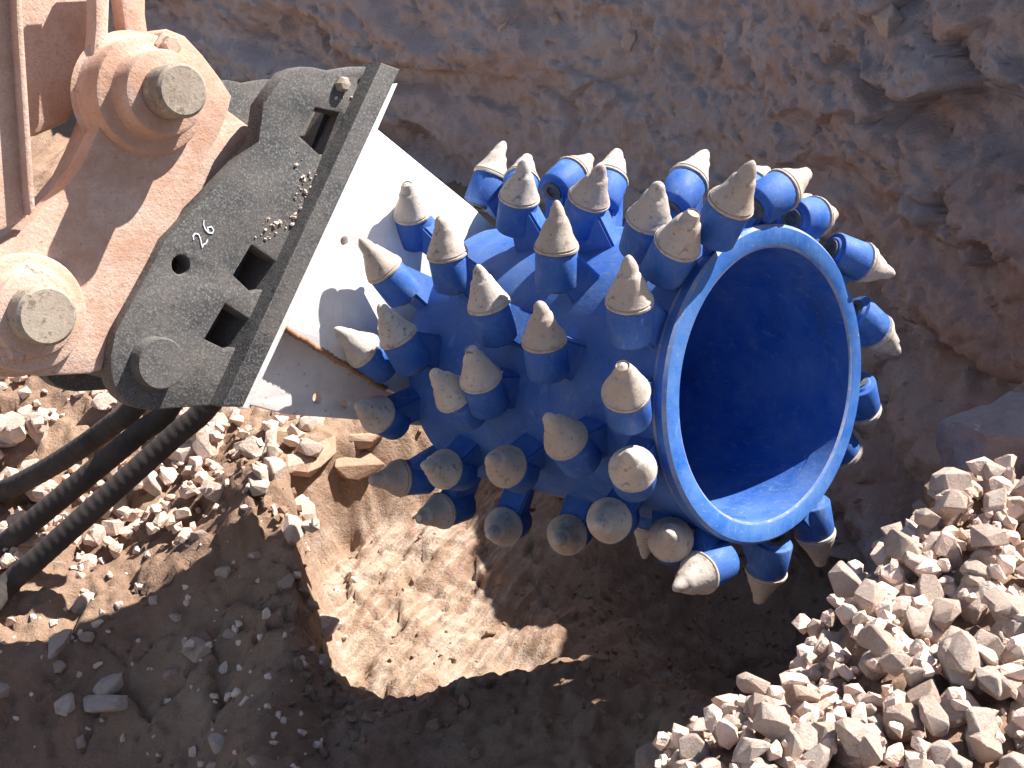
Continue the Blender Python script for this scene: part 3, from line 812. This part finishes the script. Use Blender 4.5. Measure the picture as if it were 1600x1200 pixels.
for it in big: put_stone(*it, '%s flattish stone %s' % zone_word(it, (170, 330), (960, 1080), SZ), 'stones in the shadow at lower left', rb, tilt=0.25)
stuff_mesh(rest, rb, 'rubble', 'small chips lying in the dark shadow at lower left')
stuff_mesh(floor, rb, 'loose_chips', 'loose chips scattered on the floor of the cut under the drum')
bpy.data.objects['loose_chips'].data.materials[0] = MAT['dirt']

# clods crumbling along the lip of the cut
clods = []
for k in range(150):
    i = int(rb.integers(0, 5)); t = rb.random(); A, B = PIT[i], PIT[(i + 1)]
    x = A[0] + (B[0] - A[0]) * t + rb.normal() * 0.035; y = A[1] + (B[1] - A[1]) * t + rb.normal() * 0.035
    rr = 0.005 + 0.018 * rb.random() ** 2.2; clods.append((x, y, ground_z(x, y) + rr * 0.3, rr))
_n = len(bpy.data.objects)
stuff_mesh(clods, rb, 'clods', 'brown clods crumbling along the lip of the cut')
bpy.data.objects['clods'].data.materials[0] = MAT['dirt']

# crumbs of dirt caught on the bracket
crumbs = []
HP = [(512,205,52),(400,420,48),(357,512,48)]
for k in range(520):
    a = rb.random(); t = rb.random() ** 1.8
    x = 575 - 225 * a - 70 * t * (1 - a * 0.6) + rb.normal() * 5; y = 150 + 440 * a * 0.85 + rb.normal() * 10
    if rb.random() < a * 0.8 or any(math.hypot(x - hx, y - hy) < hr for hx, hy, hr in HP): continue
    if math.sin(x * 0.11) + math.sin(y * 0.09 + 1) < -0.3: continue
    u, v = sp(x, y, L_EAR); P = MM @ Vector((u, v, L_EAR + 0.001)); crumbs.append((P.x, P.y, P.z, 0.0012 + 0.006 * rb.random() ** 2.5))
stuff_mesh(crumbs, rb, 'dirt_crumbs', 'crumbs of pale dirt stuck on the dark bracket plate')

# stones that stand out
def place_px(x, y, h0=None):
    """the ground under a pixel"""
    r = ray(x, y); t = 1.2
    while t < 9:
        P = CAMP + r * t
        if P.z < ground_z(P.x, P.y): return P
        t += 0.015
    return CAMP + r * 4
def special(px, wpx, label, seed, sink=0.2, flat=0.75, rot=0.0, asp=(1, 0.8, 0.7), mat=None, tilt=0.15, npts=20):
    P = place_px(*px); z = to_px(P)[2]; r = wpx / 2 * z / FPX
    me = worn(hull_mesh(seed, npts, flat), seed, 0.05); me.materials.append(mat or MAT['stone'])
    o = link('stone', me)
    o.matrix_world = Matrix.Translation(P + Vector((0, 0, r * asp[2] * (0.5 - sink)))) @ Matrix.Rotation(rot, 4, 'Z') @ Matrix.Rotation(tilt, 4, 'X') @ Matrix.Diagonal((r * asp[0], r * asp[1], r * asp[2], 1))
    tag(o, label, 'stone'); return o
special((495, 728), 112, 'upright brick-shaped brown stone below the white plate', 501, 0.0, 0.95, 1.25, (1, 0.6, 0.75), MAT['brownstone'])
special((556, 734), 90, 'low brown stone right of the brick-shaped stone under the drum', 502, 0.1, 0.8, 0.2, (1, 0.6, 0.7), MAT['brownstone'])
special((566, 694), 90, 'flat brown stone behind the brick-shaped stone beneath the white plate', 503, 0.1, 0.7, 0.3, (1, 0.6, 0.6), MAT['brownstone'])
special((308, 705), 100, 'large rounded tan stone beside the hoses in the rubble', 504, 0.25, 0.8, 0.5, (1, 0.75, 0.6))
special((20, 690), 70, 'broad pale slab at the left edge above the hoses', 505, 0.2, 0.6, 0.4, (1, 0.7, 0.5))
special((165, 1105), 80, 'angular slab lying in the shadow near the lower left corner', 506, 0.2, 0.6, 0.1, (1, 0.8, 0.5))
special((95, 1010), 60, 'dark upright stone in the shadow at the left', 507, 0.2, 0.7, 1.1, (1, 0.6, 0.8))
special((1040, 1192), 120, 'large pinkish flat stone cut by the bottom edge of the picture', 508, 0.2, 0.6, 0.1, (1, 0.7, 0.55))
special((1120, 1140), 56, 'rounded pale stone at the left tip of the gravel heap', 509, 0.0, 0.9, 0.6, (1, 0.85, 0.8))
special((1440, 1045), 66, 'blocky bright stone in the middle of the gravel heap', 510, 0.0, 0.8, 0.3, (1, 0.8, 0.7))
special((1570, 1000), 90, 'largest blocky tan stone at the right edge of the heap', 511, 0.0, 0.8, 0.9, (1, 0.75, 0.7))
special((1500, 800), 90, 'lumpy brown clod at the back edge of the gravel heap', 512, 0.2, 0.9, 0.2, (1, 0.9, 0.8), MAT['dirt'])

def rock(px, dep, wpx, label, seed, asp, rot, mat):
    P = CAMP + ray(*px) * dep; r = wpx / 2 * dep / FPX
    me = hull_mesh(seed, 60, 0.9); me.materials.append(mat)
    bm = bmesh.new(); bm.from_mesh(me)
    bmesh.ops.subdivide_edges(bm, edges=bm.edges, cuts=3, use_grid_fill=True)
    co = np.array([v.co[:] for v in bm.verts])
    n = fbm(co[:, 0] + seed, co[:, 1], co[:, 2], 2.5, 4)
    for v, k in zip(bm.verts, n): v.co *= 1 + 0.16 * k
    bm.to_mesh(me); bm.free()
    o = link('rock', me); o.matrix_world = Matrix.Translation(P) @ Matrix.Rotation(rot, 4, 'Z') @ Matrix.Diagonal((r * asp[0], r * asp[1], r * asp[2], 1))
    tag(o, label, 'rock')
rock((1590, 700), 2.62, 260, 'big grey-purple rock in shade behind the gravel heap at right', 601, (1, 0.8, 0.75), 0.4, MAT['darkrock'])
rock((1490, 770), 2.45, 110, 'brown lump of rock at the back corner of the gravel heap', 602, (1, 0.8, 0.9), 0.2, MAT['dirt'])
from mathutils.bvhtree import BVHTree
_wo = bpy.data.objects['trench_wall'].data
_co = np.empty(len(_wo.vertices) * 3); _wo.vertices.foreach_get('co', _co)
_bvh = BVHTree.FromPolygons(_co.reshape(-1, 3).tolist(), [p.vertices[:] for p in _wo.polygons])
def wall_stone(px, wpx, label, seed, asp=(1, 0.75, 0.6), mat=None):
    hit, nrm, _, dist = _bvh.ray_cast(CAMP, ray(*px).normalized())
    if hit is None: return
    r = wpx / 2 * to_px(hit)[2] / FPX
    me = worn(hull_mesh(seed, 18, 0.8), seed, 0.05); me.materials.append(mat or MAT['stone'])
    o = link('stone', me)
    if nrm.dot(ray(*px)) > 0: nrm = -nrm
    o.matrix_world = Matrix.Translation(hit) @ nrm.to_track_quat('Z', 'Y').to_matrix().to_4x4() @ Matrix.Rotation(seed * 1.7, 4, 'Z') @ Matrix.Diagonal((r * asp[0], r * asp[1], r * asp[2], 1))
    tag(o, label, 'stone')
wall_stone((785, 42), 26, 'small pale wedge-shaped stone stuck in the wall above the drum', 701, (1, 0.6, 0.8))
wall_stone((868, 32), 40, 'flat grey stone near the top of the wall above the drum', 702, (1, 0.6, 0.8))
wall_stone((982, 66), 42, 'pale blunt stone standing out of the wall above the drum', 703, (1, 0.6, 0.8))
wall_stone((1385, 30), 90, 'grey angular stone near the top right of the wall', 704, (1, 0.6, 0.8))
# ------------------------------------------------------------------ hoses
def hose(pts, label):
    P = []
    for x, y, z in pts: P.append(Vector((x, y, z)))
    # smooth polyline
    def cr(p0, p1, p2, p3, t): return 0.5 * ((2 * p1) + (p2 - p0) * t + (2 * p0 - 5 * p1 + 4 * p2 - p3) * t * t + (3 * p1 - p0 - 3 * p2 + p3) * t ** 3)
    Q = [P[0]] + P + [P[-1]]; out = []
    for i in range(1, len(Q) - 2):
        n = max(4, int((Q[i + 1] - Q[i]).length / 0.006))
        for k in range(n): out.append(cr(Q[i - 1], Q[i], Q[i + 1], Q[i + 2], k / n))
    o = link('hydraulic_hose', tube(out, 0.029, 14, 0.025), MAT['rubber'])
    tag(o, label, 'hose', 'hydraulic hoses on the left rubble')
def on_ground(x, y, lift=0.024):
    P = place_px(x, y); return (P.x, P.y, P.z + lift)
def lift_pt(x, y, dep):
    P = CAMP + ray(x, y) * dep; return tuple(P)
def hang(a, b, sag=0.02, n=7):
    a, b = Vector(a), Vector(b)
    return [tuple(a.lerp(b, k / n) - Vector((0, 0, sag * 4 * (k / n) * (1 - k / n)))) for k in range(n + 1)]
hose([lift_pt(300, 520, 3.25)] + hang(lift_pt(210, 636, 3.35), on_ground(0, 795, 0.05)) + [on_ground(-120, 850)], 'black ribbed hose nearest the coupler, crossing the rubble to the left edge')
hose([lift_pt(330, 520, 3.25)] + hang(lift_pt(262, 640, 3.30), on_ground(0, 885, 0.05), 0.0) + [on_ground(-110, 960)], 'black ribbed hose between the other two, crossing the rubble')
hose([lift_pt(390, 540, 3.2)] + hang(lift_pt(325, 634, 3.22), on_ground(12, 944, 0.05), 0.0) + [on_ground(-90, 1050)], 'black ribbed hose that runs lowest, ending in the shadow at left')
